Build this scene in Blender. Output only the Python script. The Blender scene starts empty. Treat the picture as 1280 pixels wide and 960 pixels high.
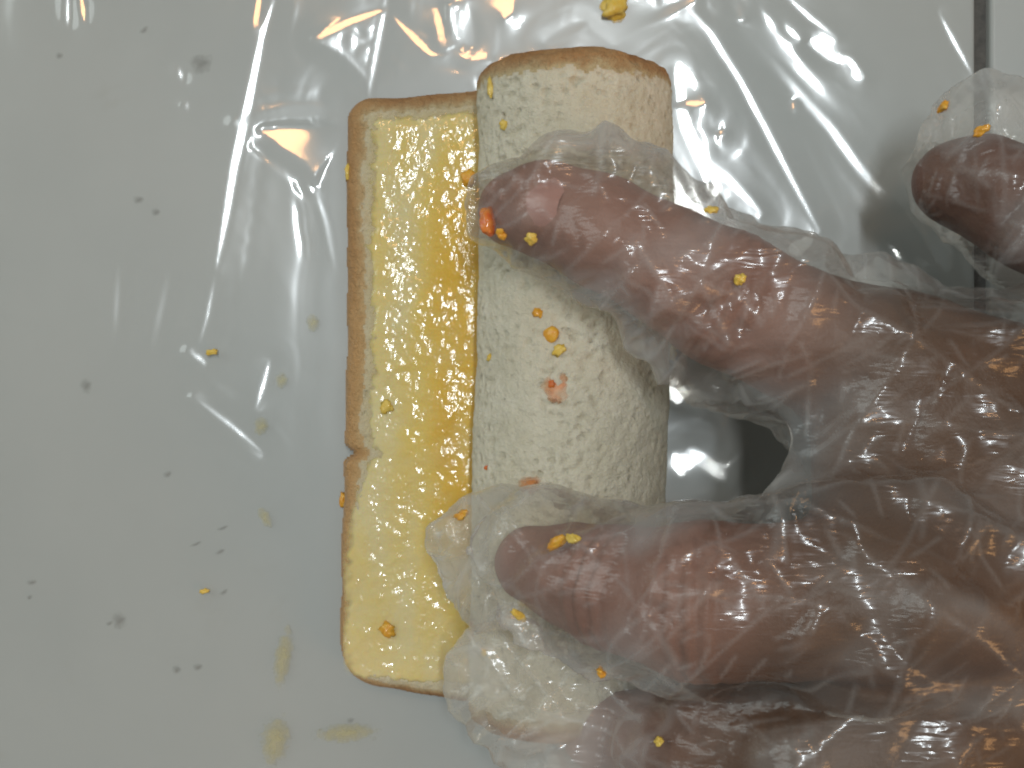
import bpy, math, random
import numpy as np
from mathutils import Vector
from mathutils.bvhtree import BVHTree

random.seed(7)
SC = bpy.context.scene
COL = SC.collection

# ------------------------------------------------------------------ camera, world, lamps, exposure
H = 0.220                # camera height over the tiles (m)
S = 0.00015              # metres per photo pixel on the tile plane
cd = bpy.data.cameras.new('camera'); cam = bpy.data.objects.new('camera', cd); COL.objects.link(cam)
cam.location = (0, 0, H); cam.rotation_euler = (0, 0, 0)
cd.sensor_width = 36.0
cd.lens = 36.0 * H / (1280 * S)
cd.clip_start = 0.005; cd.clip_end = 50
SC.camera = cam

w = bpy.data.worlds.new('World'); SC.world = w; w.use_nodes = True
w.node_tree.nodes['Background'].inputs[0].default_value = (0.82, 0.90, 0.88, 1)
w.node_tree.nodes['Background'].inputs[1].default_value = 0.27

def area(name, loc, target, sx, sy, power, color, spin=0.0):
    l = bpy.data.lights.new(name, 'AREA'); l.shape = 'RECTANGLE'; l.size = sx; l.size_y = sy
    l.energy = power; l.color = color
    o = bpy.data.objects.new(name, l); COL.objects.link(o); o.location = loc
    d = Vector(target) - Vector(loc)
    o.rotation_euler = d.to_track_quat('-Z', 'Y').to_euler()
    if spin: o.rotation_euler.rotate_axis('Z', spin)
    return o
# soft window light from the upper left, a cool ceiling tube and a warm bulb
TUBE_X, TUBE_Y0, TUBE_Y1, TUBE_Z = 0.17, 0.0, 0.60, 2.0
BULB = (-0.05, 0.85, 1.9)
area('window_light', (-2.0, 0.9, 1.75), (0, 0, 0), 1.6, 1.6, 17.0, (0.88, 0.99, 0.98))
area('tube_lamp', (TUBE_X, (TUBE_Y0 + TUBE_Y1) / 2, TUBE_Z), (TUBE_X, (TUBE_Y0 + TUBE_Y1) / 2, 0), 0.07, TUBE_Y1 - TUBE_Y0, 14.0, (0.88, 0.96, 1.0))
area('warm_bulb', BULB, (0, 0, 0), 0.14, 0.14, 1.8, (1.0, 0.50, 0.20))
area('warm_side_lamp', (1.0, -0.55, 0.75), (0.05, -0.03, 0), 0.45, 0.45, 3.6, (1.0, 0.52, 0.20))  # added unseen warm source, gives the hand its amber light from the lower right

SC.view_settings.view_transform = 'Standard'; SC.view_settings.look = 'None'
SC.view_settings.exposure = 0.02; SC.view_settings.gamma = 1.0
SC.render.engine = 'CYCLES'
SC.cycles.use_denoising = True
SC.cycles.transparent_max_bounces = 24
SC.cycles.max_bounces = 10
SC.cycles.filter_width = 2.0
SC.cycles.sample_clamp_indirect = 6.0

# ------------------------------------------------------------------ helpers
def P(px, py, z):
    """photo pixel + height in mm -> metres"""
    k = S * (H - z * 0.001) / H
    return np.array([(px - 640) * k, (480 - py) * k, z * 0.001])

_rs = np.random.RandomState(3)
_perm = _rs.permutation(256); _perm = np.concatenate([_perm, _perm, _perm])
_g = _rs.normal(size=(256, 3)); _g /= np.linalg.norm(_g, axis=1)[:, None]
def perlin(p):
    p = np.asarray(p, dtype=np.float64); i = np.floor(p).astype(int); f = p - i; i &= 255
    u = f * f * f * (f * (f * 6 - 15) + 10)
    out = 0
    for dx in (0, 1):
        wx = u[:, 0] if dx else 1 - u[:, 0]
        for dy in (0, 1):
            wy = u[:, 1] if dy else 1 - u[:, 1]
            for dz in (0, 1):
                wz = u[:, 2] if dz else 1 - u[:, 2]
                h = _perm[_perm[_perm[(i[:, 0] + dx) & 255] + ((i[:, 1] + dy) & 255)] + ((i[:, 2] + dz) & 255)]
                d = _g[h]
                out = out + wx * wy * wz * (d[:, 0] * (f[:, 0] - dx) + d[:, 1] * (f[:, 1] - dy) + d[:, 2] * (f[:, 2] - dz))
    return out * 1.5
def sstep(a, b, x):
    t = np.clip((x - a) / (b - a), 0, 1); return t * t * (3 - 2 * t)

def mesh_obj(name, V, F, mat, parent=None, smooth=True):
    me = bpy.data.meshes.new(name)
    V = np.asarray(V, dtype=np.float32)
    if isinstance(F, np.ndarray):
        n = F.shape[1]
        me.vertices.add(len(V)); me.vertices.foreach_set('co', V.ravel())
        me.loops.add(F.size); me.loops.foreach_set('vertex_index', F.ravel().astype(np.int32))
        me.polygons.add(len(F)); me.polygons.foreach_set('loop_start', np.arange(0, F.size, n, dtype=np.int32))
        me.update(calc_edges=True); me.validate()
    else:
        me.from_pydata([tuple(v) for v in V], [], F)
    if smooth: me.polygons.foreach_set('use_smooth', [True] * len(me.polygons))
    if mat: me.materials.append(mat)
    o = bpy.data.objects.new(name, me); COL.objects.link(o)
    if parent: o.parent = parent
    return o
def vattr(o, name, vals):
    a = o.data.attributes.new(name, 'FLOAT', 'POINT'); a.data.foreach_set('value', np.asarray(vals, dtype=np.float32))
def tag(o, label=None, cat=None, group=None, kind=None):
    if label: o['label'] = label
    if cat: o['category'] = cat
    if group: o['group'] = group
    if kind: o['kind'] = kind
    return o
def empty(name, loc):
    o = bpy.data.objects.new(name, None); COL.objects.link(o); o.location = loc; o.empty_display_size = 0.01; return o

class NT:
    def __init__(s, name):
        s.m = bpy.data.materials.new(name); s.m.use_nodes = True; s.t = s.m.node_tree; s.t.nodes.clear()
        s.out = s.t.nodes.new('ShaderNodeOutputMaterial'); s.co = None
    def n(s, typ, **kw):
        x = s.t.nodes.new(typ)
        for k, v in kw.items():
            if k.startswith('_'): setattr(x, k[1:], v)
            else: s.put(x, k.replace('__', ' '), v)
        return x
    def put(s, x, k, v):
        inp = x.inputs[int(k[1:])] if (k[0] == 'i' and k[1:].isdigit()) else x.inputs[k]
        if isinstance(v, bpy.types.NodeSocket): s.t.links.new(v, inp)
        elif isinstance(v, bpy.types.Node): s.t.links.new(v.outputs[0], inp)
        else: inp.default_value = v
    def pos(s):
        if not s.co: s.co = s.t.nodes.new('ShaderNodeTexCoord').outputs['Object']
        return s.co
    def noise(s, scale, detail=4, rough=0.55, dist=0.0, vec=None):
        return s.n('ShaderNodeTexNoise', Vector=vec or s.pos(), Scale=scale, Detail=detail, Roughness=rough, Distortion=dist).outputs[0]
    def voro(s, scale, feature='F1', vec=None):
        return s.n('ShaderNodeTexVoronoi', _feature=feature, Vector=vec or s.pos(), Scale=scale).outputs['Distance']
    def math(s, op, a, b=0.0, c=0.0, clamp=False):
        x = s.n('ShaderNodeMath', _operation=op, _use_clamp=clamp); s.put(x, 'i0', a); s.put(x, 'i1', b)
        if op == 'MULTIPLY_ADD': s.put(x, 'i2', c)
        return x.outputs[0]
    def ramp(s, fac, stops):
        x = s.n('ShaderNodeValToRGB', Fac=fac); e = x.color_ramp.elements
        while len(e) < len(stops): e.new(0.5)
        for el, (p, c) in zip(e, stops):
            el.position = p; el.color = (*c, 1) if len(c) == 3 else c
        return x.outputs[0]
    def mix(s, fac, a, b, blend='MIX'):
        x = s.n('ShaderNodeMix', _data_type='RGBA', _blend_type=blend)
        s.put(x, 'i0', fac)
        for k, v in (('i6', a), ('i7', b)):
            s.put(x, k, v if not isinstance(v, tuple) else (*v[:3], 1))
        return x.outputs[2]
    def bump(s, h, strength, dist, normal=None):
        x = s.n('ShaderNodeBump', Height=h, Strength=strength, Distance=dist)
        if normal is not None: s.put(x, 'Normal', normal)
        return x.outputs[0]
    def attr(s, name): return s.n('ShaderNodeAttribute', _attribute_name=name).outputs['Fac']
    def bsdf(s, **kw):
        x = s.n('ShaderNodeBsdfPrincipled')
        for k, v in kw.items():
            k = k.replace('__', ' ')
            s.put(x, k, (*v, 1) if isinstance(v, tuple) and len(v) == 3 and 'Color' in k else v)
        return x
    def done(s, sh): s.t.links.new(sh.outputs[0] if isinstance(sh, bpy.types.Node) else sh, s.out.inputs[0]); return s.m

# ------------------------------------------------------------------ materials
def m_tile():
    t = NT('glazed_tile')
    c = t.ramp(t.noise(14, 5, .6), [(.3, (.42, .43, .407)), (.7, (.465, .47, .443))])
    sm = t.ramp(t.noise(60, 6, .7, .4), [(.62, (0, 0, 0)), (.8, (1, 1, 1))])
    c = t.mix(t.math('MULTIPLY', sm, .35), c, (.38, .36, .31))
    return t.done(t.bsdf(Base__Color=c, Roughness=t.math('MULTIPLY_ADD', t.noise(40), .2, .28), Normal=t.bump(t.noise(25, 2), .05, .002)))
def m_grout():
    t = NT('dirty_grout')
    c = t.ramp(t.noise(300, 6, .7), [(.3, (.05, .043, .036)), (.7, (.15, .13, .11))])
    return t.done(t.bsdf(Base__Color=c, Roughness=.9, Normal=t.bump(t.noise(900), .5, .0005)))
def m_film(name, haze, rough, bumps, refl=1.0, tint=(1, 1, 1)):
    t = NT(name)
    nrm = None
    if bumps:
        for h, st, di in bumps(t): nrm = t.bump(h, st, di, nrm)
    tr = t.n('ShaderNodeBsdfTransparent', Color=(*tint, 1))
    g1 = t.n('ShaderNodeBsdfGlossy', Color=(1, 1, 1, 1), Roughness=rough[0]); g2 = t.n('ShaderNodeBsdfGlossy', Color=(1, 1, 1, 1), Roughness=rough[1])
    gl = t.n('ShaderNodeMixShader', i0=rough[2], i1=g1, i2=g2)
    di = t.n('ShaderNodeBsdfDiffuse', Color=(.82, .82, .80, 1)); ts = t.n('ShaderNodeBsdfTranslucent', Color=(.82, .82, .80, 1))
    fr = t.n('ShaderNodeFresnel', IOR=1.5)
    if nrm is not None:
        [t.put(x, 'Normal', nrm) for x in (g1, g2)]
    hz = t.n('ShaderNodeMixShader', i0=.4, i1=di, i2=ts)
    # two faces of a thin film reflect about twice a single face
    f = t.math('MINIMUM', t.math('MULTIPLY', fr, 1.8 * refl), .4)
    a = t.n('ShaderNodeMixShader', i0=haze(t) if callable(haze) else haze, i1=tr, i2=hz)
    b = t.n('ShaderNodeMixShader', i0=f, i1=a, i2=gl)
    return t.done(b)
def m_crumb():
    t = NT('bread_crumb')
    soak = t.attr('soak'); rim = t.attr('rim')
    base = t.ramp(t.noise(85, 6, .72), [(.3, (.68, .61, .455)), (.7, (.86, .785, .625))])
    pores = t.ramp(t.voro(620), [(.10, (.0, .0, .0)), (.42, (1, 1, 1))])
    gate = t.ramp(t.noise(90, 4, .65), [(.44, (0, 0, 0)), (.60, (1, 1, 1))])
    pm = t.math('MULTIPLY', t.math('SUBTRACT', 1.0, pores), gate)
    base = t.mix(t.math('MULTIPLY', pm, .38), base, (.46, .40, .27))
    base = t.mix(t.math('MULTIPLY', t.attr('pit'), .32), base, (.52, .45, .30))
    pit = t.ramp(t.noise(800, 3, .7), [(.36, (1, 1, 1)), (.46, (0, 0, 0))])
    base = t.mix(t.math('MULTIPLY', pit, .16), base, (.47, .41, .28))
    base = t.mix(soak, base, (.66, .49, .21))
    base = t.mix(rim, base, (.60, .36, .15))
    h1 = t.noise(520, 5, .8); hp = t.math('MULTIPLY', pm, -1.0)
    n = t.bump(h1, .9, .0013); n = t.bump(hp, .5, .0007, n)
    return t.done(t.bsdf(Base__Color=base, Roughness=.85, Specular__IOR__Level=.2, Subsurface__Weight=.12, Subsurface__Radius=(.004, .003, .0015), Subsurface__Scale=.5, Normal=n))
def m_crust():
    t = NT('bread_crust')
    c = t.ramp(t.noise(160, 6, .7), [(.25, (.27, .115, .035)), (.5, (.42, .20, .07)), (.75, (.54, .31, .13))])
    pale = t.attr('rim'); c = t.mix(pale, (.62, .48, .27), c)
    wet = t.attr('soak')
    c = t.mix(t.math('MULTIPLY', wet, .65), c, (.70, .40, .16))
    r = t.math('MULTIPLY_ADD', wet, -.45, .75)
    n = t.bump(t.noise(380, 5, .75), 1.0, .002)
    return t.done(t.bsdf(Base__Color=c, Roughness=r, Specular__IOR__Level=.4, Normal=n))
def m_spread():
    t = NT('egg_custard')
    th = t.attr('thick')
    c = t.ramp(th, [(0.0, (.72, .60, .31)), (.35, (.74, .54, .15)), (1.0, (.72, .42, .04))])
    c = t.mix(t.math('MULTIPLY', t.ramp(t.noise(160, 5, .6), [(.45, (0, 0, 0)), (.75, (1, 1, 1))]), .5), c, (.68, .53, .25))
    n = t.bump(t.math('MULTIPLY', t.noise(420, 2, .5), t.ramp(t.noise(130, 2), [(.50, (.10, .10, .10)), (.66, (1, 1, 1))])), .115, .0016)
    return t.done(t.bsdf(Base__Color=c, Roughness=.17, IOR=1.42, Subsurface__Weight=.3, Subsurface__Radius=(.004, .002, .0006), Subsurface__Scale=.5, Coat__Weight=.5, Coat__Roughness=.08, Alpha=t.attr('cover'), Normal=n))
def m_skin(name, dark):
    t = NT(name)
    a = tuple(x * dark for x in (.265, .137, .10)); b = tuple(x * dark for x in (.34, .188, .147))
    c = t.ramp(t.noise(55, 5, .6), [(.3, a), (.7, b)])
    red = t.attr('joint'); c = t.mix(t.math('MULTIPLY', red, .5), c, tuple(x * dark for x in (.20, .085, .055)))
    c = t.mix(t.attr('tan'), c, tuple(x * dark for x in (.085, .036, .010)))  # brown back of the hand, with the shade there painted into the colour
    n = t.bump(t.noise(420, 3, .65), .4, .0008)
    return t.done(t.bsdf(Base__Color=c, Roughness=.5, Specular__IOR__Level=.4, Normal=n))
def m_mark(name, col, col2, alpha, rough=.5):
    t = NT(name)
    g = t.n('ShaderNodeTexCoord').outputs['Generated']
    nz = t.n('ShaderNodeTexNoise', Vector=t.pos(), Scale=700.0, Detail=3).outputs['Color']
    v = t.n('ShaderNodeVectorMath', _operation='MULTIPLY_ADD', i0=nz, i1=(.5, .5, 0), i2=g).outputs[0]
    v = t.n('ShaderNodeVectorMath', _operation='SUBTRACT', i0=v, i1=(.75, .75, .5)).outputs[0]
    v = t.n('ShaderNodeVectorMath', _operation='MULTIPLY', i0=v, i1=(2, 2, 0)).outputs[0]
    l = t.n('ShaderNodeVectorMath', _operation='LENGTH', i0=v).outputs['Value']
    a = t.ramp(l, [(.15, (1, 1, 1)), (.85, (0, 0, 0))])
    c = t.ramp(t.noise(500, 3), [(.35, col), (.65, col2)])
    return t.done(t.bsdf(Base__Color=c, Roughness=rough, Alpha=t.math('MULTIPLY', a, alpha)))
def m_plain(name, col, col2, rough, scale=600, sss=0.2, coat=0.0, alpha=1.0):
    t = NT(name)
    c = t.ramp(t.noise(scale, 4), [(.35, col), (.65, col2)])
    return t.done(t.bsdf(Base__Color=c, Roughness=rough, Coat__Weight=coat, Coat__Roughness=.08, Alpha=alpha, Normal=t.bump(t.noise(scale * 1.5, 4), .4, .0006)))

def film_bumps(t):
    return [(t.noise(30, 4, .5, .6), .35, .004)]
def glove_bumps(t):
    mp = t.n('ShaderNodeMapping', Vector=t.pos(), Rotation=(.2, .3, .75), Scale=(.22, 1.5, .8)).outputs[0]
    return [(t.noise(700, 1, .5, .8, mp), .26, .0009)]
def glove_haze(t):
    return t.attr('cloud')

M = dict(tile=m_tile(), grout=m_grout(),
         film=m_film('clear_film', .015, (.075, .19, .30), None),
         glove=m_film('polythene_glove', glove_haze, (.11, .26, .55), glove_bumps, .48, (.985, .965, .935)),
         crumb=m_crumb(), crust=m_crust(), spread=m_spread(),
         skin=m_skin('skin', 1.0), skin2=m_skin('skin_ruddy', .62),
         nail=m_plain('nail', (.38, .195, .16), (.42, .225, .19), .35, 200, .3, .3),
         orange=m_plain('orange_filling', (.75, .30, .015), (.78, .42, .04), .3, 900, .3, .4),
         yellow=m_plain('yellow_filling', (.74, .47, .06), (.78, .56, .12), .35, 900, .3, .3),
         red=m_plain('red_sauce', (.62, .10, .015), (.72, .24, .04), .15, 700, .3, .6),
         paste=m_mark('orange_smear', (.70, .24, .06), (.72, .38, .16), .85, .4),
         smear=m_mark('egg_smear', (.58, .52, .28), (.62, .56, .34), .45, .4),
         stain=m_mark('brown_stain', (.17, .15, .12), (.24, .21, .17), .30, .6))

# ------------------------------------------------------------------ tiled surface
def box(x0, x1, y0, y1, z0, z1, bev=0.0):
    import bmesh
    bm = bmesh.new(); bmesh.ops.create_cube(bm, size=1)
    for v in bm.verts:
        v.co.x = x0 if v.co.x < 0 else x1; v.co.y = y0 if v.co.y < 0 else y1; v.co.z = z0 if v.co.z < 0 else z1
    if bev: bmesh.ops.bevel(bm, geom=list(bm.edges), offset=bev, segments=3, affect='EDGES', profile=.6)
    return bm
def bm_obj(name, bm, mat, parent=None, smooth=True):
    me = bpy.data.meshes.new(name); bm.to_mesh(me); bm.free()
    if smooth: me.polygons.foreach_set('use_smooth', [True] * len(me.polygons))
    me.materials.append(mat); o = bpy.data.objects.new(name, me); COL.objects.link(o)
    if parent: o.parent = parent
    return o
GX0, GX1 = (1219 - 640) * S, (1238 - 640) * S
ground = tag(bm_obj('tiled_surface', box(-.32, .40, -.30, .30, -.012, -.0022), M['grout'], smooth=False), kind='structure')
tile_a = bm_obj('tile', box(-.319, GX0, -.299, .299, -.010, 0, .0009), M['tile'], ground)
tile_b = bm_obj('tile', box(GX1, .399, -.299, .299, -.010, 0, .0009), M['tile'], ground)

def blob_mesh(name, rx, ry, rz, seed, rough=.35, mat=None, res=2):
    import bmesh
    bm = bmesh.new(); bmesh.ops.create_icosphere(bm, subdivisions=res, radius=1)
    co = np.array([v.co for v in bm.verts])
    d = 1 + rough * perlin(co * 1.3 + seed * 7.31) + rough * .6 * perlin(co * 3.1 + seed * 3.7)
    co = co * d[:, None] * np.array([rx, ry, rz])
    for v, c in zip(bm.verts, co): v.co = c
    me = bpy.data.meshes.new(name); bm.to_mesh(me); bm.free()
    me.polygons.foreach_set('use_smooth', [True] * len(me.polygons))
    if mat: me.materials.append(mat)
    return me
for i, (px, py, r, e, a) in enumerate([(252, 80, 13, .85, 0), (180, 38, 6, .6, .6), (75, 70, 4, 1, 0), (173, 250, 6, .7, 0), (195, 266, 5, .9, 0),
        (108, 483, 6, 1.4, .3), (210, 593, 5, .8, .4), (40, 728, 6, .5, .1), (37, 746, 3, 1, 0), (150, 775, 7, 1.2, 0), (137, 779, 4, .6, .3),
        (221, 838, 5, 1, 0), (248, 834, 5.5, .8, .2), (278, 660, 7, .3, .3), (245, 680, 8, .25, .4), (275, 690, 6, .4, .4), (280, 740, 5, .5, .5), (438, 900, 4, .8, 0)]):
    o = bpy.data.objects.new('stain', blob_mesh('stain', 1.5 * r * S, 1.5 * r * S * e, .00025, i, .3, M['stain'])); COL.objects.link(o)
    o.parent = tile_a; o.location = P(px, py, 0.05); o.rotation_euler.z = a

# ------------------------------------------------------------------ clear plastic film lying on the tiles
# folds: run of the fold in photo pixels, half width mm, lamp its flank faces (0 tube, 1 bulb), how firmly
FOLDS = [
    ([(345, 0), (330, 45), (311, 142), (296, 210), (285, 278), (274, 338)], .85, 0, 1.0), ([(274, 338), (262, 400), (250, 440)], .4, 0, .25),
    ([(296, 157), (315, 152), (360, 142), (405, 140), (446, 139)], .40, 0, .8), ([(397, 244), (409, 278), (420, 335)], .3, 0, 1.0),
    ([(484, -10), (480, 19), (465, 98), (461, 127)], .5, 0, .9), 
    ([(564, 10), (570, 45)], .25, 0, .6), ([(583, 5), (590, 55)], .3, 0, .7), ([(576, 15), (580, 50)], .25, 0, .6), ([(594, 100), (597, 116)], .5, 0, .6),
    ([(720, 8), (745, 34), (768, 50)], .35, 0, .8),
    ([(840, -15), (849, 0), (886, 41), (924, 101), (957, 165), (987, 225), (1021, 290)], .65, 0, 1.0),
    ([(927, 34), (980, 97), (1036, 161), (1070, 210), (1119, 270), (1160, 330)], .8, 0, .9),
    ([(980, -5), (1010, 22), (1044, 49)], .4, 0, .45), ([(980, 36), (999, 49)], .35, 0, .7), ([(1010, 56), (1032, 71), (1062, 79), (1077, 97)], .55, 0, 1.0),
    ([(1171, 18), (1190, 56), (1212, 98)], .4, 0, .45),
    ([(845, 88), (856, 157), (875, 202), (886, 240)], .65, 0, 1.0), ([(875, 202), (909, 225), (950, 268)], .7, 0, 1.0),
    ([(842, 480), (848, 500)], .8, 0, .8), ([(843, 565), (850, 595)], .45, 0, .7), ([(952, 587), (905, 636)], .5, 0, .7), ([(862, 560), (905, 600)], 1.2, 0, .3),
    ([(339, 450), (331, 480), (322, 512)], .6, 0, .4), ([(247, 497), (290, 530), (331, 566)], .35, 0, .4), ([(240, 440), (262, 453)], .35, 0, .4),
    ([(152, 330), (147, 425)], .8, 0, .18), ([(215, 340), (193, 440)], .9, 0, .18), ([(88, -10), (88, 38)], .35, 0, .4), ([(226, 88), (231, 102)], .3, 0, .5), ([(236, 132), (238, 138)], .3, 0, .5),
    ([(327, -8), (321, 40)], .5, 1, .8), ([(397, 52), (435, 30), (480, 13)], .3, 1, .9), ([(494, 24), (520, 50), (539, 69), (554, 69)], .32, 1, .9), ([(546, 10), (554, 61)], .3, 1, .6),
    ([(628, -5), (636, 20)], .9, 1, .8), ([(685, 54), (730, 31)], .35, 1, .8), ([(766, 53), (800, 30), (868, 0)], .32, 1, .9), ([(104, -8), (109, 31)], .4, 1, .9), ([(916, -5), (927, 25)], .3, 1, .6),
    ([(850, 131), (880, 130)], .5, 1, .6), ([(991, 126), (990, 138)], .35, 1, .6), ([(897, 167), (902, 167)], .25, 1, .6),
]
FACETS = [([(326, 163), (430, 158), (416, 190), (394, 222), (382, 205), (352, 186)], 1), ([(398, 54), (428, 58), (461, 94), (459, 100), (425, 68)], 0), ([(622, -20), (642, -20), (642, 12), (630, 26)], 1), ([(842, 470), (856, 488), (846, 508), (838, 500)], 0), ([(1044, 72), (1066, 76), (1080, 98), (1062, 92)], 0)]
def lamp_slope(x, y, lamp):
    """slope a film patch at x, y needs to glint towards the camera side from a lamp"""
    if lamp: lx, ly, lz = BULB[0] - x, BULB[1] - y, BULB[2]
    else:
        ym = np.clip(y + y / H * TUBE_Z, TUBE_Y0 + .03, TUBE_Y1 - .03)
        lx, ly, lz = TUBE_X - x, ym - y, TUBE_Z + 0 * x
    ll = np.sqrt(lx * lx + ly * ly + lz * lz); cl = np.sqrt(x * x + y * y + H * H)
    hx, hy, hz = lx / ll - x / cl, ly / ll - y / cl, lz / ll + H / cl
    return -hx / hz, -hy / hz
def poly_dist(X, Y, pts):
    d = np.full(X.shape, 1e9); T_ = np.zeros(X.shape); run = 0
    for (ax, ay), (bx, by) in zip(pts[:-1], pts[1:]):
        vx, vy = bx - ax, by - ay; L = math.hypot(vx, vy); t = np.clip(((X - ax) * vx + (Y - ay) * vy) / (L * L), 0, 1)
        dd = np.hypot(X - ax - t * vx, Y - ay - t * vy); b = dd < d; d = np.where(b, dd, d); T_ = np.where(b, run + t * L, T_); run += L
    return d, T_ / run
def build_film(xs, ys, prev=None, iters=500):
    X, Y = np.meshgrid(xs, ys, indexing='ij'); st = xs[1] - xs[0]
    q = np.stack([X.ravel(), Y.ravel(), 0 * X.ravel()], 1)
    base = 1.15 + .4 * perlin(q * 17 + 5.2) + .07 * perlin(q * 55 + 1.7) - .45 * np.abs(perlin(q * np.array([24, 13, 1]) + 9.1)) - .10 * np.abs(perlin(q * np.array([70, 40, 1]) + 2.1))
    base = (base * .001).reshape(X.shape)
    dx = np.maximum(np.maximum(-.031 - X, X - .018), 0); dy = np.maximum(np.maximum(-.057 - Y, Y - .052), 0)
    press = sstep(.0075, 0, np.hypot(dx, dy) + .0015 * perlin(q * 90 + 3).reshape(X.shape)) ** 3      # pressed flat under the bread
    base = .00045 + (base - .00045) * sstep(-.004, .026, np.hypot(dx, dy))
    base = base * (1 - press) + .00035 * press
    gx, gy = np.gradient(base, st)
    wt = np.full(X.shape, .004)
    wob = (.007 * perlin(q * 170 + 4) + .005 * perlin(q * 420)).reshape(X.shape); wob2 = (.007 * perlin(q * 170 + 14) + .005 * perlin(q * 420 + 9)).reshape(X.shape)
    for pts, hw, lamp, k in FOLDS:
        pp = [((a - 640) * S, (480 - b) * S) for a, b in pts]
        lo = np.min(pp, 0) - .006; hi = np.max(pp, 0) + .006
        ii = slice(np.searchsorted(xs, lo[0]), np.searchsorted(xs, hi[0])); jj = slice(np.searchsorted(ys, lo[1]), np.searchsorted(ys, hi[1]))
        d, tt = poly_dist(X[ii, jj], Y[ii, jj], pp); d = d * 1000
        wd = np.maximum(max(hw, .6) * (.35 + .75 * np.sqrt(np.sin(np.pi * np.clip(tt, .0, 1)))), st * 1000)
        m = np.exp(-(d / wd) ** 4) * min(1, k * 1.5) * (.25 + .75 * np.sin(np.pi * np.clip(tt * .96 + .02, 0, 1)) ** .4)
        tx, ty = lamp_slope(X[ii, jj], Y[ii, jj], lamp); tx = tx + wob[ii, jj]; ty = ty + wob2[ii, jj]
        gx[ii, jj] += (tx - gx[ii, jj]) * np.clip(m * 3, 0, 1); gy[ii, jj] += (ty - gy[ii, jj]) * np.clip(m * 3, 0, 1)
        wt[ii, jj] = np.maximum(wt[ii, jj], m)
    for pts, lamp in FACETS:
        pp = np.array([((a - 640) * S, (480 - b) * S) for a, b in pts])
        lo = pp.min(0) - .003; hi = pp.max(0) + .003
        ii = slice(np.searchsorted(xs, lo[0]), np.searchsorted(xs, hi[0])); jj = slice(np.searchsorted(ys, lo[1]), np.searchsorted(ys, hi[1]))
        x, y = X[ii, jj], Y[ii, jj]; inside = np.zeros(x.shape, bool)
        for (ax, ay), (bx, by) in zip(pp, np.roll(pp, -1, 0)):
            inside ^= ((ay > y) != (by > y)) & (x < (bx - ax) * (y - ay) / (by - ay + 1e-12) + ax)
        tx, ty = lamp_slope(x, y, lamp)
        gx[ii, jj] = np.where(inside, tx, gx[ii, jj]); gy[ii, jj] = np.where(inside, ty, gy[ii, jj]); wt[ii, jj] = np.where(inside, .8, wt[ii, jj])
    # least squares height for those slopes (conjugate gradients)
    gxe = (gx[1:] + gx[:-1]) / 2 * st; gye = (gy[:, 1:] + gy[:, :-1]) / 2 * st
    wx = (wt[1:] + wt[:-1]) / 2; wy = (wt[:, 1:] + wt[:, :-1]) / 2; lam = 1e-5 + press * .5
    def A(h):
        r = lam * h; a = wx * (h[1:] - h[:-1]); b = wy * (h[:, 1:] - h[:, :-1])
        r[1:] += a; r[:-1] -= a; r[:, 1:] += b; r[:, :-1] -= b; return r
    wx = wx * (1 - .98 * (press[1:] + press[:-1]) / 2); wy = wy * (1 - .98 * (press[:, 1:] + press[:, :-1]) / 2)
    rhs = lam * base; a = wx * gxe; b = wy * gye
    rhs[1:] += a; rhs[:-1] -= a; rhs[:, 1:] += b; rhs[:, :-1] -= b
    h = base.copy()
    if prev is not None:
        px_, py_, ph = prev
        t1 = np.stack([np.interp(xs, px_, ph[:, j]) for j in range(len(py_))], 1); h = np.stack([np.interp(ys, py_, t1[i]) for i in range(len(xs))], 0)
    r = rhs - A(h); p = r.copy(); rr = (r * r).sum()
    for _ in range(iters):
        Ap = A(p); al = rr / (p * Ap).sum(); h += al * p; r -= al * Ap; r2 = (r * r).sum()
        if r2 < 1e-18: break
        p = r + r2 / rr * p; rr = r2
    return X, Y, h
def film_levels():
    prev = None
    for st, it in ((.00152, 400), (.00076, 300), (.00038, 260)):
        xs = np.arange(-.150, .1501, st); ys = np.arange(-.110, .1101, st)
        X, Y, h = build_film(xs, ys, prev, it); prev = (xs, ys, h)
    h = .00030 + np.log1p(np.exp(np.minimum((h - .0003) * 14000, 60))) / 14000      # never below the tiles
    return xs, ys, X, Y, h
def gridF(nx, ny):
    i = np.arange(nx * ny).reshape(nx, ny)
    return np.stack([i[:-1, :-1].ravel(), i[1:, :-1].ravel(), i[1:, 1:].ravel(), i[:-1, 1:].ravel()], 1)
xs, ys, X, Y, Z = film_levels()
film = mesh_obj('plastic_film', np.stack([X, Y, Z], -1).reshape(-1, 3), gridF(len(xs), len(ys)), M['film'])
tag(film, 'clear wrinkled plastic film with white glints spread over the white tiles', 'plastic film')

# ------------------------------------------------------------------ bread slice, half rolled
T = 7.6       # slice thickness mm
BZ = 0.55     # it lies on the film
CX = 10.9; RO = 16.8; CZ = BZ + RO
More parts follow.
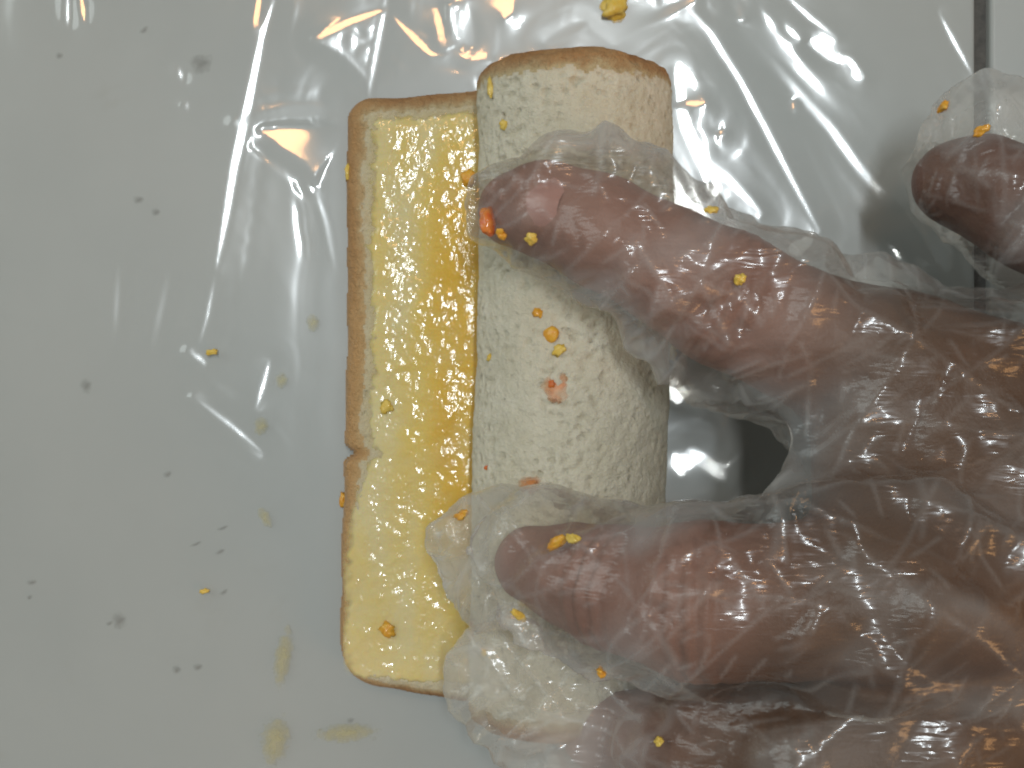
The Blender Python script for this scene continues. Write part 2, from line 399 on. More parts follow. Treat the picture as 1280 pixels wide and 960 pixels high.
# mid-surface profile, in mm (x, z)
prof = [(-32.0 + i * .5, BZ + T / 2) for i in range(int((CX + 32.0) / .5))]
for k in range(0, 545):
    a = k * 1.0
    if a <= 250: r = RO - T / 2 + .3 * math.sin(math.radians(a) * 2) * float(sstep(250, 200, np.array(a)))
    else:
        r = (RO - T / 2) - 8.0 * float(sstep(255, 368, np.array(a))) - max(0, a - 368) * .010
    th = math.radians(a - 90)
    prof.append((CX + r * math.cos(th), CZ + r * math.sin(th)))
prof = np.array(prof)
seg = np.r_[0, np.cumsum(np.hypot(*np.diff(prof, axis=0).T))]
U_END = seg[-1]
def sheet(u):
    x = np.interp(u, seg, prof[:, 0]); z = np.interp(u, seg, prof[:, 1])
    x2 = np.interp(u + .6, seg, prof[:, 0]); z2 = np.interp(u + .6, seg, prof[:, 1]); x1 = np.interp(u - .6, seg, prof[:, 0]); z1 = np.interp(u - .6, seg, prof[:, 1])
    tx, tz = x2 - x1, z2 - z1; l = np.hypot(tx, tz) + 1e-9
    return x, z, -tz / l, tx / l     # normal points to the inside of the roll (up on the flat part)
YT, YB = 54.2, -56.5
def edge_dist(u, v):
    """distance (mm) inside the slice outline; u from the left crust, v = y"""
    nz = perlin(np.stack([u * .12, v * .12, 0 * u], 1))
    left = -.2 + 1.3 * sstep(10, -50, v) * -1 + .5 * nz                      # slightly wider at the foot
    left = left + 1.9 * np.exp(-((v + 12.6) / 1.1) ** 2)                      # the notch in the left crust
    dl = u - left - 2.0
    dt = (YT + .5 * nz - 2.0 * sstep(35, 0, u)) - v
    db = v - (YB + 2.2 - .16 * np.minimum(u, 24) + .5 * nz)
    dr = U_END - u
    def rc(a, b, r):   # rounded corner
        return np.where((a < r) & (b < r), r - np.hypot(r - np.minimum(a, r), r - np.minimum(b, r)), np.minimum(a, b))
    return np.minimum(np.minimum(rc(dl, dt, 4.5), rc(dl, db, 7.5)), dr), dl, dt, db
nu, nv = 440, 330
us = np.r_[np.linspace(0, 12, 60), np.linspace(12, U_END, nu - 59)[1:]]
vs = np.r_[np.linspace(YB - 3, YB + 7, 45), np.linspace(YB + 7, YT - 7, nv - 88)[1:-1], np.linspace(YT - 7, YT + 2, 45)]
UU, VV = np.meshgrid(us, vs, indexing='ij'); uf, vf = UU.ravel(), VV.ravel()
ed, dl, dt, db = edge_dist(uf, vf)
# pull points outside the outline back to it by shrinking towards it (keeps a clean rounded border)
edc = np.maximum(ed, 0)
half = T / 2 * np.sqrt(np.clip(1 - (1 - np.clip(edc / 3.2, 0, 1)) ** 2, 0.0, 1))     # rounded rim
bx, bz, nx_, nz_ = sheet(uf)
# surface unevenness
q = np.stack([uf, vf, 0 * uf], 1)
lump = .28 * perlin(q * .11 + 3.3) + .14 * perlin(q * .33 + 8.8) + .10 * perlin(q * .9) + .07 * perlin(q * 2.1 + 4)
rollpart = sstep(CX + 32, CX + 40, uf)
fib = .6 * (.22 * perlin(q * np.array([.55, .22, 1]) + 6) + .16 * perlin(q * np.array([1.4, 1.1, 1]) + 2)) * rollpart
pitg = sstep(.20, .46, perlin(q * .80 + 40)) * sstep(-.15, .25, perlin(q * .10 + 33) + .25 * sstep(0, 40, vf)) * rollpart * sstep(3, 6, ed)
rimw = np.clip(1 - edc / 3.0, 0, 1)
crag = rimw * rollpart * (1.1 * perlin(q * .4 + 12) + .8 * perlin(q * 1.2 + 1.5) + .35 * perlin(q * 2.6 + 7))
def surf(sign):
    off = sign * (half + lump * (half / (T / 2)) + .0) + (-(fib + crag - .55 * pitg) if sign < 0 else 0) * (half / (T / 2))
    # the outside of the roll is the -normal side
    sag = 0
    x = bx + nx_ * off + rollpart * (-1.6 * sstep(30, -50, vf) + .5 * perlin(q * np.array([0, .05, 0]) + 61)); z = np.maximum(bz + nz_ * off, BZ * .8)
    return np.stack([x, vf, z], 1) * .001
top, bot = surf(1), surf(-1)
ins = ed > 0
F = gridF(len(us), len(vs))
crumb_lim = 3.3 + .9 * perlin(q * .35 + 20) + .6 * perlin(q * 1.1) + .35 * perlin(q * 2.6)
crumb_lim = crumb_lim * (1 + .2 * rollpart) * (1 - .55 * sstep(0, -45, vf) * (1 - rollpart))
is_crust = ed < crumb_lim
soak = (1 - rollpart) * (.35 + .65 * sstep(2.5, 6.5, ed))
wet = (1 - rollpart) * (.5 + .5 * sstep(30, 5, vf)) * sstep(16, 2, uf)
rimtone = np.clip(1 - (ed / np.maximum(crumb_lim, .1)) ** 3, 0, 1)
def submesh(name, fm_top, fm_bot, mat, parent, attrs):
    V = np.concatenate([top, bot]); n = len(top)
    Fa = np.concatenate([F[fm_top], F[fm_bot][:, ::-1] + n])
    used = np.unique(Fa); mp = np.full(len(V), -1); mp[used] = np.arange(len(used))
    o = mesh_obj(name, V[used], mp[Fa], mat, parent)
    for k, a in attrs.items(): vattr(o, k, np.concatenate([a, a])[used])
    return o
fin = ins[F].any(1)
fcr = is_crust[F].any(1) & fin
fcm = (~is_crust[F]).any(1) & fin & ~fcr
bread = empty('bread_slice', (0, 0, 0))
tag(bread, 'soft white bread slice half rolled up, its flat side spread with yellow egg custard', 'bread')
submesh('bread_interior', fcm, fcm, M['crumb'], bread, {'pit': pitg, 'soak': soak * .8, 'rim': np.clip(1 - (ed - crumb_lim) / 1.0, 0, 1) * .3})
submesh('crust', fcr, fcr, M['crust'], bread, {'rim': rimtone, 'soak': wet})
# glossy custard on the flat part
su = np.linspace(1.5, 36, 210); sv = np.linspace(YB - 1, YT - 1, 620)
U2, V2 = np.meshgrid(su, sv, indexing='ij'); u2, v2 = U2.ravel(), V2.ravel()
e2, *_ = edge_dist(u2, v2); q2 = np.stack([u2, v2, 0 * u2], 1)
cov = sstep(3.2, 7.0, e2 + 1.2 * perlin(q2 * .22 + 7) + .7 * perlin(q2 * .7 + 3) + 3.4 * sstep(-8, -30, v2) * sstep(YB + 1, YB + 5, v2))
thick = .12 + .75 * np.exp(-((u2 - 22 - 2.5 * perlin(q2 * .05)) / 6.0) ** 2) * sstep(-52, -10, v2 + 6 * perlin(q2 * .06 + 1)) * sstep(50, 30, v2) + .22 * perlin(q2 * np.array([.2, .07, 1]) + 5) + .08 * perlin(q2 * .5 + 9)
thick = np.clip(thick, 0.02, 1)
lump2 = .28 * perlin(q2 * .11 + 3.3) + .14 * perlin(q2 * .33 + 8.8)
bub = .10 * perlin(q2 * .7 + 31) + .05 * perlin(q2 * 1.9 + 17)
zz = BZ + T + lump2 - .12 + cov * (.22 + thick * .55 + bub)
x2, *_ = sheet(u2)
ok = (cov > .03)
F2 = gridF(len(su), len(sv)); F2 = F2[ok[F2].all(1)]
used = np.unique(F2); mp = np.full(len(u2), -1); mp[used] = np.arange(len(used))
spread = mesh_obj('egg_spread', (np.stack([x2, v2, zz], 1) * .001)[used], mp[F2], M['spread'], bread)
vattr(spread, 'thick', thick[used]); vattr(spread, 'cover', sstep(.03, .75, cov)[used]); spread['label'] = 'glossy yellow egg custard spread on the flat bread'

# ------------------------------------------------------------------ hands and gloves: distance fields turned into meshes
def smin(a, b, k):
    h = np.clip(.5 + .5 * (b - a) / k, 0, 1); return b * (1 - h) + a * h - k * h * (1 - h)
def cones(Q, chain, k=1.5):
    """chain of (x, y, z, r) in mm"""
    out = None
    for A, B in zip(chain[:-1], chain[1:]):
        a, b = np.array(A[:3]), np.array(B[:3]); v = b - a
        t = np.clip(((Q - a) @ v) / (v @ v), 0, 1)
        d = np.linalg.norm(Q - a - t[:, None] * v, axis=1) - (A[3] + (B[3] - A[3]) * t)
        out = d if out is None else smin(out, d, k)
    return out
def lens(Q, chain, p=1.7, k=2.0):
    """chain of (x, y, z, half width, half thickness): flattened loose tube, pinched at its welded edges"""
    out = None
    for A, B in zip(chain[:-1], chain[1:]):
        a, b = np.array(A[:3]), np.array(B[:3]); v = b - a; L = np.linalg.norm(v); dr = v / L
        up = np.array([0, 0, 1.]) - dr * dr[2]; up /= np.linalg.norm(up); sd = np.cross(dr, up)
        r = Q - a; s = r @ dr; t = np.clip(s / L, 0, 1)
        ha = A[3] + (B[3] - A[3]) * t; hb = A[4] + (B[4] - A[4]) * t
        e = s - t * L
        qq = ((np.abs(r @ sd) / ha) ** p + (np.abs(r @ up) / hb) ** p + (np.abs(e) / ha) ** p) ** (1 / p)
        d = (qq - 1) * hb
        out = d if out is None else smin(out, d, k)
    return out
def px(l):     # (px, py, z, ...) -> mm
    return [tuple(P(a[0], a[1], a[2]) * 1000) + tuple(a[3:]) for a in l]

def surface_nets(D, gx, gy, gz):
    neg = D < 0
    nx, ny, nz = D.shape
    cnt = np.zeros((nx - 1, ny - 1, nz - 1)); acc = np.zeros((nx - 1, ny - 1, nz - 1, 3))
    for ax in range(3):
        for o1 in (0, 1):
            for o2 in (0, 1):
                offs = [0, 0, 0]; oth = [i for i in range(3) if i != ax]; offs[oth[0]] = o1; offs[oth[1]] = o2
                s0 = tuple(slice(offs[i], offs[i] + (nx, ny, nz)[i] - 1) for i in range(3))
                o2_ = list(offs); o2_[ax] += 1
                s1 = tuple(slice(o2_[i], o2_[i] + (nx, ny, nz)[i] - 1) for i in range(3))
                a, b = D[s0], D[s1]; cr = neg[s0] != neg[s1]
                t = np.where(cr, a / np.where(cr, a - b, 1), 0)
                cnt += cr
                for i in range(3):
                    acc[..., i] += np.where(cr, t if i == ax else offs[i], 0)
    act = cnt > 0
    idx = np.full(act.shape, -1); idx[act] = np.arange(act.sum())
    ii = np.argwhere(act); loc = acc[act] / cnt[act][:, None] + ii
    V = np.stack([np.interp(loc[:, i], np.arange(len(g)), g) for i, g in enumerate((gx, gy, gz))], 1)
    Fs = []
    for ax in range(3):
        b, c = [(1, 2), (2, 0), (0, 1)][ax]
        sl0 = [slice(None)] * 3; sl1 = [slice(None)] * 3; sl0[ax] = slice(0, -1); sl1[ax] = slice(1, None)
        cr = neg[tuple(sl0)] != neg[tuple(sl1)]
        e = np.argwhere(cr); fl = neg[tuple(sl0)][cr]
        good = (e[:, b] > 0) & (e[:, c] > 0) & (e[:, b] < act.shape[b]) & (e[:, c] < act.shape[c])
        e, fl = e[good], fl[good]
        def cell(db_, dc):
            k = e.copy(); k[:, b] += db_; k[:, c] += dc; return idx[k[:, 0], k[:, 1], k[:, 2]]
        qd = np.stack([cell(-1, -1), cell(0, -1), cell(0, 0), cell(-1, 0)], 1)
        qd[~fl] = qd[~fl][:, ::-1]
        Fs.append(qd)
    return V, np.concatenate(Fs)
def eval_grid(fn, gx, gy, gz, st=5, band=5.0):
    """distance field on a grid; exact only near the surface, coarse elsewhere"""
    G = np.stack(np.meshgrid(gx, gy, gz, indexing='ij'), -1)
    c = G[::st, ::st, ::st]; dc = fn(c.reshape(-1, 3)).reshape(c.shape[:3])
    D = dc
    for ax, n in enumerate(G.shape[:3]): D = np.take(D, np.minimum((np.arange(n) + st // 2) // st, D.shape[ax] - 1), axis=ax)
    D = D.copy(); near = np.abs(D) < band + (np.gradient(gx)[:, None, None] * 2.0)
    D[near] = fn(G[near]); return D
def vnormals(V, F):
    n = np.cross(V[F[:, 2]] - V[F[:, 0]], V[F[:, 3]] - V[F[:, 1]]); N = np.zeros_like(V)
    for i in range(4):
        for c in range(3): N[:, c] += np.bincount(F[:, i], weights=n[:, c], minlength=len(V))
    return N / (np.linalg.norm(N, axis=1)[:, None] + 1e-12)
def relax(V, F, it, lam=.5):
    e = np.concatenate([F[:, [0, 1]], F[:, [1, 2]], F[:, [2, 3]], F[:, [3, 0]]]); e = np.concatenate([e, e[:, ::-1]])
    deg = np.bincount(e[:, 0], minlength=len(V))[:, None]
    for _ in range(it):
        A = np.stack([np.bincount(e[:, 0], weights=V[e[:, 1], c], minlength=len(V)) for c in range(3)], 1)
        V = V + lam * (A / np.maximum(deg, 1) - V)
    return V

def subdivide(V, F):
    e = np.sort(np.concatenate([F[:, [0, 1]], F[:, [1, 2]], F[:, [2, 3]], F[:, [3, 0]]]), 1)
    key = e[:, 0].astype(np.int64) * len(V) + e[:, 1]; uk, inv = np.unique(key, return_inverse=True)
    em = (V[uk // len(V)] + V[uk % len(V)]) / 2; fm = V[F].mean(1); n0, ne, nf = len(V), len(uk), len(F)
    ei = n0 + inv.reshape(4, nf); fi = n0 + ne + np.arange(nf)
    Q = [np.stack([F[:, i], ei[i], fi, ei[(i + 3) % 4]], 1) for i in range(4)]
    return np.concatenate([V, em, fm]), np.concatenate(Q)

# --- the hand pressing on the roll
THUMB = px([(645, 262, 36.5, 6.0), (680, 262, 39, 7.4), (750, 288, 41.5, 8.3), (840, 335, 42, 8.9), (905, 372, 41, 10.3), (1000, 420, 40, 10.0), (1120, 470, 39, 13.2), (1290, 545, 36, 16.5), (1480, 640, 33, 19)])
INDEX = px([(665, 705, 36, 6.0), (715, 718, 41, 7.8), (770, 735, 47, 9.2), (815, 744, 50, 9.4), (875, 752, 53, 11.4), (980, 752, 55, 10.6), (1110, 740, 54, 13.2), (1280, 720, 44, 15), (1500, 720, 35, 18)])
MIDDLE = px([(752, 915, 29, 6.5), (830, 925, 36, 8.2), (900, 930, 44, 9.2), (1000, 945, 50, 10.8), (1120, 930, 50, 12.5), (1300, 860, 41, 15), (1500, 760, 34, 19)])
RING = px([(850, 1110, 28, 8), (980, 1110, 42, 9.5), (1120, 1090, 47, 11.5), (1320, 980, 42, 15), (1500, 820, 38, 18)])
PALM = px([(1130, 600, 42, 9), (1260, 640, 40, 15), (1480, 720, 34, 21), (1900, 800, 36, 25), (2500, 880, 42, 31)])
WEBS = px([(1105, 505, 39, 9), (1100, 575, 42, 9.5), (1105, 650, 47, 10), (1230, 620, 42, 14)])
WEBT = px([(1105, 505, 39, 9), (1230, 600, 41, 14)])
def hand_sdf(Q):
    d = smin(cones(Q, INDEX), cones(Q, MIDDLE), 2.0); d = smin(d, cones(Q, RING), 2.0)
    d = smin(d, cones(Q, THUMB), 4.0); d = smin(d, smin(cones(Q, WEBS), cones(Q, WEBT), 6.0), 5.0); return smin(d, cones(Q, PALM), 8.0)
G_THUMB = px([(640, 262, 37, 5.0, 5.0), (690, 263, 39.5, 10.5, 8.0), (760, 290, 41.5, 12.0, 9.4), (860, 345, 42.5, 12.9, 10.4), (950, 396, 41.5, 14.0, 11), (1100, 466, 40, 16.2, 13), (1290, 550, 37, 19.5, 16.5)])
G_WEB = px([(1045, 490, 40, 6.4, 3.5), (1062, 565, 41, 7.4, 4.0), (1035, 660, 46, 6.4, 4.5)])
G_INDEX = px([(580, 690, 33, 7.8, 3.0), (655, 700, 37, 10.5, 7.0), (740, 726, 44, 11.4, 9.4), (850, 756, 52, 12.0, 11.5), (1000, 758, 55.5, 13.4, 11.5), (1120, 740, 55, 15.8, 13.5)])
G_FLAP = px([(612, 688, 42, 3.5, 1.3), (680, 768, 45, 5.0, 1.3), (752, 840, 47, 2.6, 1.2)])
G_MID = px([(640, 868, 32, 11.0, 5.5), (705, 885, 33, 12.8, 7.0), (790, 920, 33, 11.5, 9.0), (900, 930, 44, 12.5, 10.2), (1010, 945, 50.5, 14, 11.5)])
G_BACK = px([(1090, 620, 50, 16, 6), (1180, 760, 54, 18, 9), (1170, 880, 51, 15, 8)])
def glove_sdf(Q):
    d = smin(lens(Q, G_THUMB), lens(Q, G_WEB), 5.0)
    di = smin(lens(Q, G_INDEX), lens(Q, G_FLAP, 1.4), 1.2)
    d = smin(d, di, 3.0); d = smin(d, lens(Q, G_MID), 1.5); d = smin(d, lens(Q, G_BACK), 5.0)
    return smin(d, hand_sdf(Q) - 1.1, 2.0)
gx = np.r_[np.arange(-18, 90, .9), np.arange(90, 250, 3.0)]; gy = np.arange(-92, 42, .9); gz = np.arange(10, 92, .9)
Dh = eval_grid(hand_sdf, gx, gy, gz)
V, F_ = surface_nets(Dh, gx, gy, gz); V = relax(V, F_, 3); V, F_ = subdivide(V, F_); V = relax(V, F_, 2)
N = vnormals(V, F_)
V = V + N * (.25 * perlin(V * .12) + .12 * perlin(V * .4))[:, None]
for ch, i in ((THUMB, 4), (INDEX, 2), (INDEX, 4), (MIDDLE, 3)):       # skin folds over the joints
    J = np.array(ch[i][:3]); ax = np.array(ch[i + 1][:3]) - np.array(ch[i - 1][:3]); ax /= np.linalg.norm(ax)
    r = V - J; sc = r @ ax + .8 * perlin(V * .22 + i); rad = np.linalg.norm(r - (r @ ax)[:, None] * ax, axis=1)
    g = sum(a * np.exp(-((sc - o) / .75) ** 2) for o, a in ((-4.2, .5), (-1.6, .9), (.9, 1.0), (3.4, .7))) * (rad < ch[i][3] * 1.35) * sstep(-.1, .6, N[:, 2])
    V = V - N * (.55 * g)[:, None]
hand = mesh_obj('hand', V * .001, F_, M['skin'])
jd = np.min([np.linalg.norm(V - np.array(c[i][:3]), axis=1) for c, i in ((THUMB, 4), (INDEX, 3), (MIDDLE, 3), (INDEX, 5))], axis=0)
vattr(hand, 'joint', sstep(16, 4, jd)); vattr(hand, 'tan', .92 * sstep(24, 52, V[:, 0] - .35 * (V[:, 1] + 10)))  # skin darkens towards the wrist: brown tone plus painted shade
tag(hand, 'left hand in a loose clear plastic glove pressing down on the bread roll', 'hand')

def tri(x): return np.abs((x % 1.0) * 2 - 1) * 2 - 1
def crinkle(V, seed, back):
    """crumpled film: straight creases between nearly flat facets, each family fading in and out"""
    rs = np.random.RandomState(int(seed * 10)); h = 0; line = 0
    W = V + .8 * np.stack([perlin(V * .07 + seed), perlin(V * .07 + seed + 21), perlin(V * .07 + seed + 42)], 1)
    for lam, slope, n, gate in ((26, .40, 3, .0), (14, .50, 4, .04), (7.0, .60, 4, .14), (4.0, .48, 3, .24)):
        for k in range(n):
            d = rs.normal(size=3) * np.array([1, 1.0, .55]); d /= np.linalg.norm(d)
            ph = (W @ d) / lam + .22 * perlin(V * (.35 / lam) + seed + 3.1 * k) + rs.rand()
            g = sstep(gate - .08, gate + .16, perlin(V * (.62 / lam) + seed + 7.7 * k + lam))
            if lam > 20: g = .35 + .65 * g
            a = slope * lam / 4 / math.sqrt(n) * g * (1 + (back if lam > 10 else -1.1 * back))
            w_ = tri(ph); h = h + a * w_
            line = np.maximum(line, g * sstep(1 - 2.2 / lam, 1.0, w_) * (.75 if lam > 6 else .9))
    return h, line
def make_glove(sdf, skin_sdf, gx, gy, gz, parent, seed, back):
    Dg = eval_grid(sdf, gx, gy, gz)
    V, F_ = surface_nets(Dg, gx, gy, gz); V = relax(V, F_, 2); V, F_ = subdivide(V, F_); V = relax(V, F_, 3)
    N = vnormals(V, F_); ds0 = skin_sdf(V)
    h, line = crinkle(V, seed, back(V))
    V = V + N * (h * (.75 + .4 * sstep(.8, 3.5, ds0)) + .5)[:, None]
    ds = skin_sdf(V)                                   # the film lies on the skin, never under it
    V = V + N * np.where(ds < .9, .9 * np.exp((np.minimum(ds, .9) - .9) / .9) - ds + .12, 0)[:, None].clip(0, 4)
    V[:, 2] = np.maximum(V[:, 2], 8)
    o = mesh_obj('glove', V * .001, F_, M['glove'], parent)
    pat = sstep(-.05, .40, perlin(V * np.array([.05, .09, .08]) + seed + 50))
    bk = back(V) / .55; slack = sstep(.7, 4.5, ds0)
    vattr(o, 'cloud', .02 + .21 * slack + (.16 * pat + .17 * line) * (1 - .45 * bk * (1 - slack)))
    return o, V, F_
glove, GV, GF = make_glove(glove_sdf, hand_sdf, gx, gy, gz, hand, 3.0, lambda V: .55 * sstep(28, 50, V[:, 0]))
glove['label'] = 'loose crinkled clear plastic glove'

def nail(parent, c, axis, up, L, W, R):
    axis = np.array(axis) / np.linalg.norm(axis); up = np.array(up) - axis * np.dot(up, axis); up /= np.linalg.norm(up); sd = np.cross(up, axis)
    vs_, n, m = [], 13, 11
    for i in range(n):
        s = -1 + 2 * i / (n - 1)
        for j in range(m):
            a = -1 + 2 * j / (m - 1)
            wd = W * math.sqrt(max(.05, 1 - abs(s) ** 3.5 * .75))
            th = a * wd / R
            p_ = np.array(c) + axis * (s * L) + sd * (R * math.sin(th)) + up * (R * math.cos(th) - R + .35 - .5 * max(0, s) ** 2 - .45 * a * a - 1.1 * max(0, -s) ** 2)
            vs_.append(p_)
    return mesh_obj('fingernail', np.array(vs_) * .001, gridF(n, m), M['nail'], parent)
t0, t1 = np.array(THUMB[0][:3]), np.array(THUMB[1][:3])
t2 = np.array(THUMB[2][:3]); up0 = np.array([-.35, .1, .93])
nA, nB, nC = t0 + up0 * 6.0, t1 + up0 * 7.3, t1 * .5 + t2 * .5 + up0 * 7.7
nax = (nA - nC) / np.linalg.norm(nA - nC)
nail(hand, nB * .75 + (nA + nC) * .125 + up0 * .30, nax, up0, 5.0, 4.5, 7.4)

# --- a second gloved finger at the upper right
F2A = px([(1190, 228, 26, 6.5), (1225, 232, 28, 7.8), (1290, 262, 33, 8.8), (1400, 320, 42, 9.8), (1560, 420, 52, 11), (1800, 520, 58, 15), (2400, 640, 60, 24)])
G2A = px([(1222, 172, 26, 9.5, 5.0), (1262, 200, 29, 13.5, 8.4), (1320, 240, 33, 15, 10), (1420, 310, 42, 15, 11)])
def finger_sdf(Q): return cones(Q, F2A, 3.0)
def g2_sdf(Q): return smin(lens(Q, G2A), finger_sdf(Q) - 1.0, 2.0)
gx2 = np.r_[np.arange(66, 112, .9), np.arange(112, 235, 3.0)]; gy2 = np.arange(-50, 62, .9); gz2 = np.arange(8, 96, .9)
V, F_ = surface_nets(eval_grid(finger_sdf, gx2, gy2, gz2), gx2, gy2, gz2); V = relax(V, F_, 3)
hand2 = mesh_obj('hand', V * .001, F_, M['skin2']); vattr(hand2, 'joint', np.full(len(V), .4))
tag(hand2, 'single gloved ruddy finger poking in over the tile joint at the upper right', 'hand')
glove2, GV2, GF2 = make_glove(g2_sdf, finger_sdf, gx2, gy2, gz2, hand2, 11.0, lambda V: 0 * V[:, 0])
glove2['label'] = 'loose clear plastic glove with a pale empty tip'

# ------------------------------------------------------------------ crumbs, drops and smears
def bvh(o):
    me = o.data
    return BVHTree.FromPolygons([v.co for v in me.vertices], [p.vertices[:] for p in me.polygons])
trees = {'glove': bvh(glove), 'glove2': bvh(glove2), 'film': bvh(film)}
br = [bvh(c) for c in bread.children]
def hit(px_, py_, on):
    d = (Vector(P(px_, py_, 0)) - cam.location).normalized()
    best = None
    for t in (br if on == 'bread' else [trees[on]]):
        r = t.ray_cast(cam.location, d)
        if r[0] is not None and (best is None or r[3] < best[3]): best = r
    if best is None: return Vector(P(px_, py_, 1)), Vector((0, 0, 1))
    n = best[1] if best[1].z > 0 else -best[1]
    return best[0], n
def piece(name, px_, py_, on, rx, ry, rz, rot, mat, seed, label, cat, group, rough=.6, sink=.2, res=3):
    p, n = hit(px_, py_, on)
    soft = name in ('egg_smear', 'sauce_smear'); rz = rz * (.25 if soft else .6)
    if soft: rx, ry = rx * 1.5, ry * 1.35
    k = S * (H - p.z) / H
    o = bpy.data.objects.new(name, blob_mesh(name, rx * k, ry * k, rz * .001, seed, rough, M[mat], res)); COL.objects.link(o)
    qn = n.to_track_quat('Z', 'Y'); o.rotation_mode = 'QUATERNION'
    from mathutils import Quaternion
    o.rotation_quaternion = qn @ Quaternion((0, 0, 1), rot - qn.to_euler().z)
    o.location = p + n * (rz * .001 * sink)
    tag(o, label, cat, group)
GB, GG, GF_ = 'sauce and filling bits on the bread', 'filling bits stuck to the gloves', 'filling bits on the plastic film'
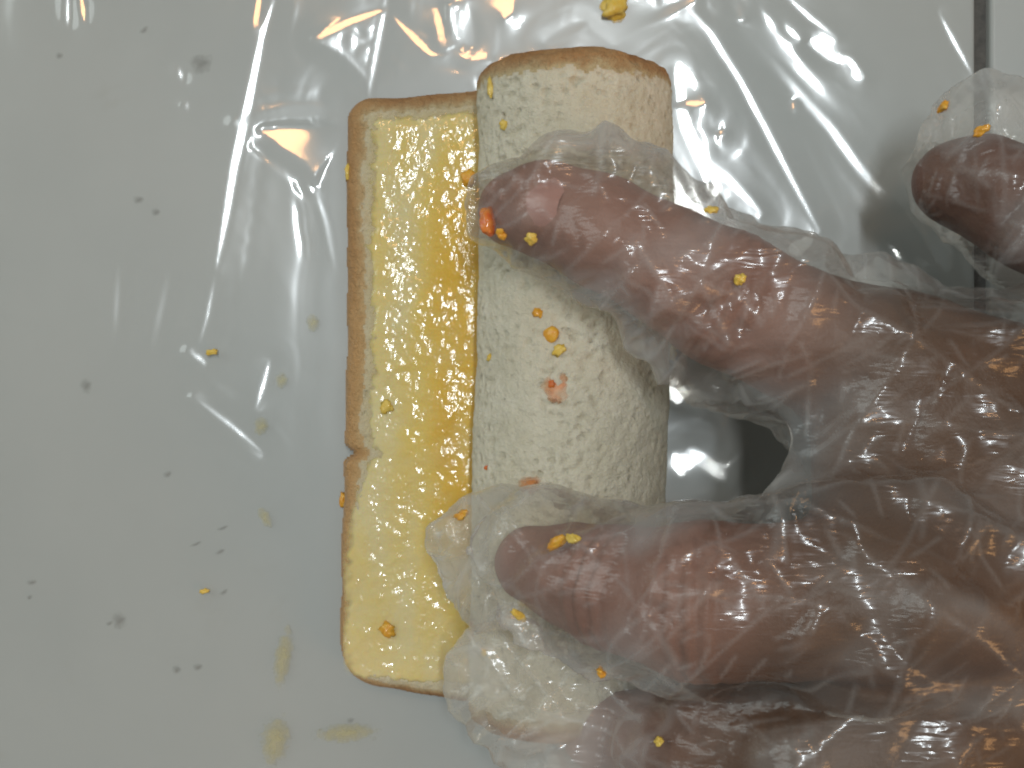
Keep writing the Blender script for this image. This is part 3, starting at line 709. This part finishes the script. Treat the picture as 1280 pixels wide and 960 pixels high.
for a in [
    ('sauce_drop', 611, 277, 'glove', 8, 20, 2.4, .15, 'red', 1, 'large orange red sauce drop at the fingertip on the roll edge', 'sauce', GB, .25),
    ('filling_bit', 673, 391, 'bread', 6, 6.5, .7, .2, 'orange', 2, 'small orange speck just above the round drop on the roll', 'food bit', GB),
    ('sauce_drop', 689, 418, 'bread', 11, 10.5, 1.1, 0, 'orange', 3, 'round orange sauce drop in the middle of the roll', 'sauce', GB, .12),
    ('filling_bit', 699, 438, 'bread', 9, 6, .6, .5, 'yellow', 4, 'yellow flake just below the round orange drop on the roll', 'food bit', GB),
    ('sauce_smear', 696, 486, 'bread', 13, 16, .5, .2, 'paste', 5, 'pale orange smear on the roll below the yellow flake', 'sauce', GB, .5),
    ('sauce_drop', 690, 480, 'bread', 4, 5, .9, 0, 'red', 6, 'small red spot on the pale orange smear', 'sauce', GB),
    ('sauce_drop', 608, 584, 'bread', 3, 3, .5, 0, 'red', 7, 'tiny dark red dot near the left edge of the roll', 'sauce', GB),
    ('sauce_smear', 661, 607, 'bread', 14, 8, .6, .4, 'paste', 8, 'orange smear on the roll at the edge of the lower glove', 'sauce', GB, .5),
    ('filling_bit', 613, 108, 'bread', 5, 13, .7, .15, 'yellow', 9, 'yellow streak beside the crust at the upper end of the roll', 'food bit', GB),
    ('filling_bit', 630, 156, 'bread', 6, 6, .7, 0, 'yellow', 10, 'small yellow speck on the roll above the fingertip', 'food bit', GB),
    ('filling_bit', 612, 447, 'bread', 3.5, 4.5, .5, 0, 'yellow', 11, 'tiny yellow speck at the left edge of the roll', 'food bit', GB),
    ('filling_bit', 586, 223, 'bread', 8, 10, 1.1, .3, 'orange', 12, 'orange lump in the custard beside the roll near the top', 'food bit', GB),
    ('filling_bit', 483, 508, 'bread', 8, 8, .6, 0, 'yellow', 13, 'round amber lump in the custard at the middle left', 'food bit', GB),
    ('filling_bit', 484, 787, 'bread', 9, 9, 1.2, .6, 'orange', 14, 'orange lump on the custard near the lower left corner', 'food bit', GB),
    ('filling_bit', 428, 625, 'bread', 4, 9, .7, 0, 'orange', 15, 'orange speck on the left crust below the notch', 'food bit', GB),
    ('filling_bit', 435, 215, 'bread', 4, 9, .8, 0, 'yellow', 16, 'yellow bit stuck to the left crust near the top', 'food bit', GB),
    ('sauce_smear', 590, 790, 'bread', 9, 18, .6, -.2, 'paste', 17, 'reddish orange smear on the bread between the two lower glove tips', 'sauce', GB, .5),
    ('filling_bit', 606, 816, 'bread', 4, 4, .6, 0, 'yellow', 18, 'tiny yellow speck on the bread by the lowest glove tip', 'food bit', GB),
    ('filling_bit', 577, 644, 'glove', 10, 5.5, .9, .35, 'orange', 21, 'orange flake on the loose glove tip over the custard', 'food bit', GG),
    ('filling_bit', 697, 679, 'glove', 15, 7, 1.3, .25, 'orange', 22, 'long orange chunk on the second gloved finger', 'food bit', GG),
    ('filling_bit', 717, 674, 'glove', 9, 6, 1.2, -.3, 'yellow', 23, 'yellow chunk touching the long orange chunk on the glove', 'food bit', GG),
    ('filling_bit', 648, 768, 'glove', 12, 5, .8, -.7, 'yellow', 24, 'yellow sliver on the glove fold pointing to the lowest tip', 'food bit', GG),
    ('filling_bit', 752, 839, 'glove', 6, 9, 1.0, .1, 'orange', 25, 'orange bit at the end of the glove fold', 'food bit', GG),
    ('filling_bit', 889, 263, 'glove', 8, 6, .8, .3, 'yellow', 26, 'yellow flake on the upper rim of the thumb glove', 'food bit', GG),
    ('filling_bit', 925, 349, 'glove', 6.5, 7.5, .9, 0, 'yellow', 27, 'yellow flake in the middle of the thumb glove', 'food bit', GG),
    ('filling_bit', 664, 298, 'glove', 8, 7, .9, .4, 'yellow', 28, 'pale yellow flake at the lower side of the thumb tip', 'food bit', GG),
    ('filling_bit', 627, 292, 'glove', 6, 8, .9, 0, 'orange', 29, 'orange flake beside the red drop at the thumb tip', 'food bit', GG),
    ('filling_bit', 824, 927, 'glove', 6, 5, .8, .5, 'yellow', 31, 'yellow speck on the lowest gloved finger', 'food bit', GG),
    ('filling_bit', 1180, 134, 'glove2', 8, 6.5, .9, .2, 'orange', 32, 'orange flake at the outer rim of the second glove', 'food bit', GG),
    ('filling_bit', 1228, 163, 'glove2', 10, 6, .9, .3, 'orange', 33, 'orange flake on the pale tip of the second glove', 'food bit', GG),
    ('filling_bit', 768, 12, 'film', 18, 15, 2.2, .3, 'yellow', 34, 'amber lump on the film above the upper end of the roll', 'food bit', GF_),
    ('filling_bit', 265, 440, 'film', 7, 3.5, .6, .1, 'yellow', 35, 'small amber sliver on the film left of the bread', 'food bit', GF_),
    ('filling_bit', 255, 739, 'film', 6, 3, .5, .2, 'yellow', 36, 'small amber sliver on the film at the lower left', 'food bit', GF_),
    ('filling_bit', 837, 440, 'film', 9, 11, 2.0, .2, 'yellow', 37, 'yellow crumb on the film between the roll and the thumb', 'food bit', GF_),
    ('egg_smear', 391, 404, 'film', 6, 10, .35, .1, 'smear', 41, 'pale egg drop on the film left of the crust, the uppermost smear', 'egg smear', GF_, .25),
    ('egg_smear', 352, 476, 'film', 6, 8, .35, 0, 'smear', 42, 'pale egg drop on the film, second smear from the top', 'egg smear', GF_, .25),
    ('egg_smear', 326, 533, 'film', 7, 10, .35, -.2, 'smear', 43, 'pale egg drop on the film below the triangular glint', 'egg smear', GF_, .25),
    ('egg_smear', 331, 645, 'film', 5, 12, .35, .5, 'smear', 44, 'thin curved egg streak on the film at the middle left', 'egg smear', GF_, .25),
    ('egg_smear', 354, 822, 'film', 9, 32, .35, -.15, 'smear', 45, 'long upright egg smear on the film left of the bread foot', 'egg smear', GF_, .25),
    ('egg_smear', 434, 917, 'film', 32, 10, .45, .05, 'smear', 46, 'broad flat egg smear on the film below the bread corner', 'egg smear', GF_, .25),
    ('egg_smear', 345, 925, 'film', 14, 28, .35, -.2, 'smear', 47, 'pale egg smear at the bottom edge left of the broad smear', 'egg smear', GF_, .25),
]: piece(*a)
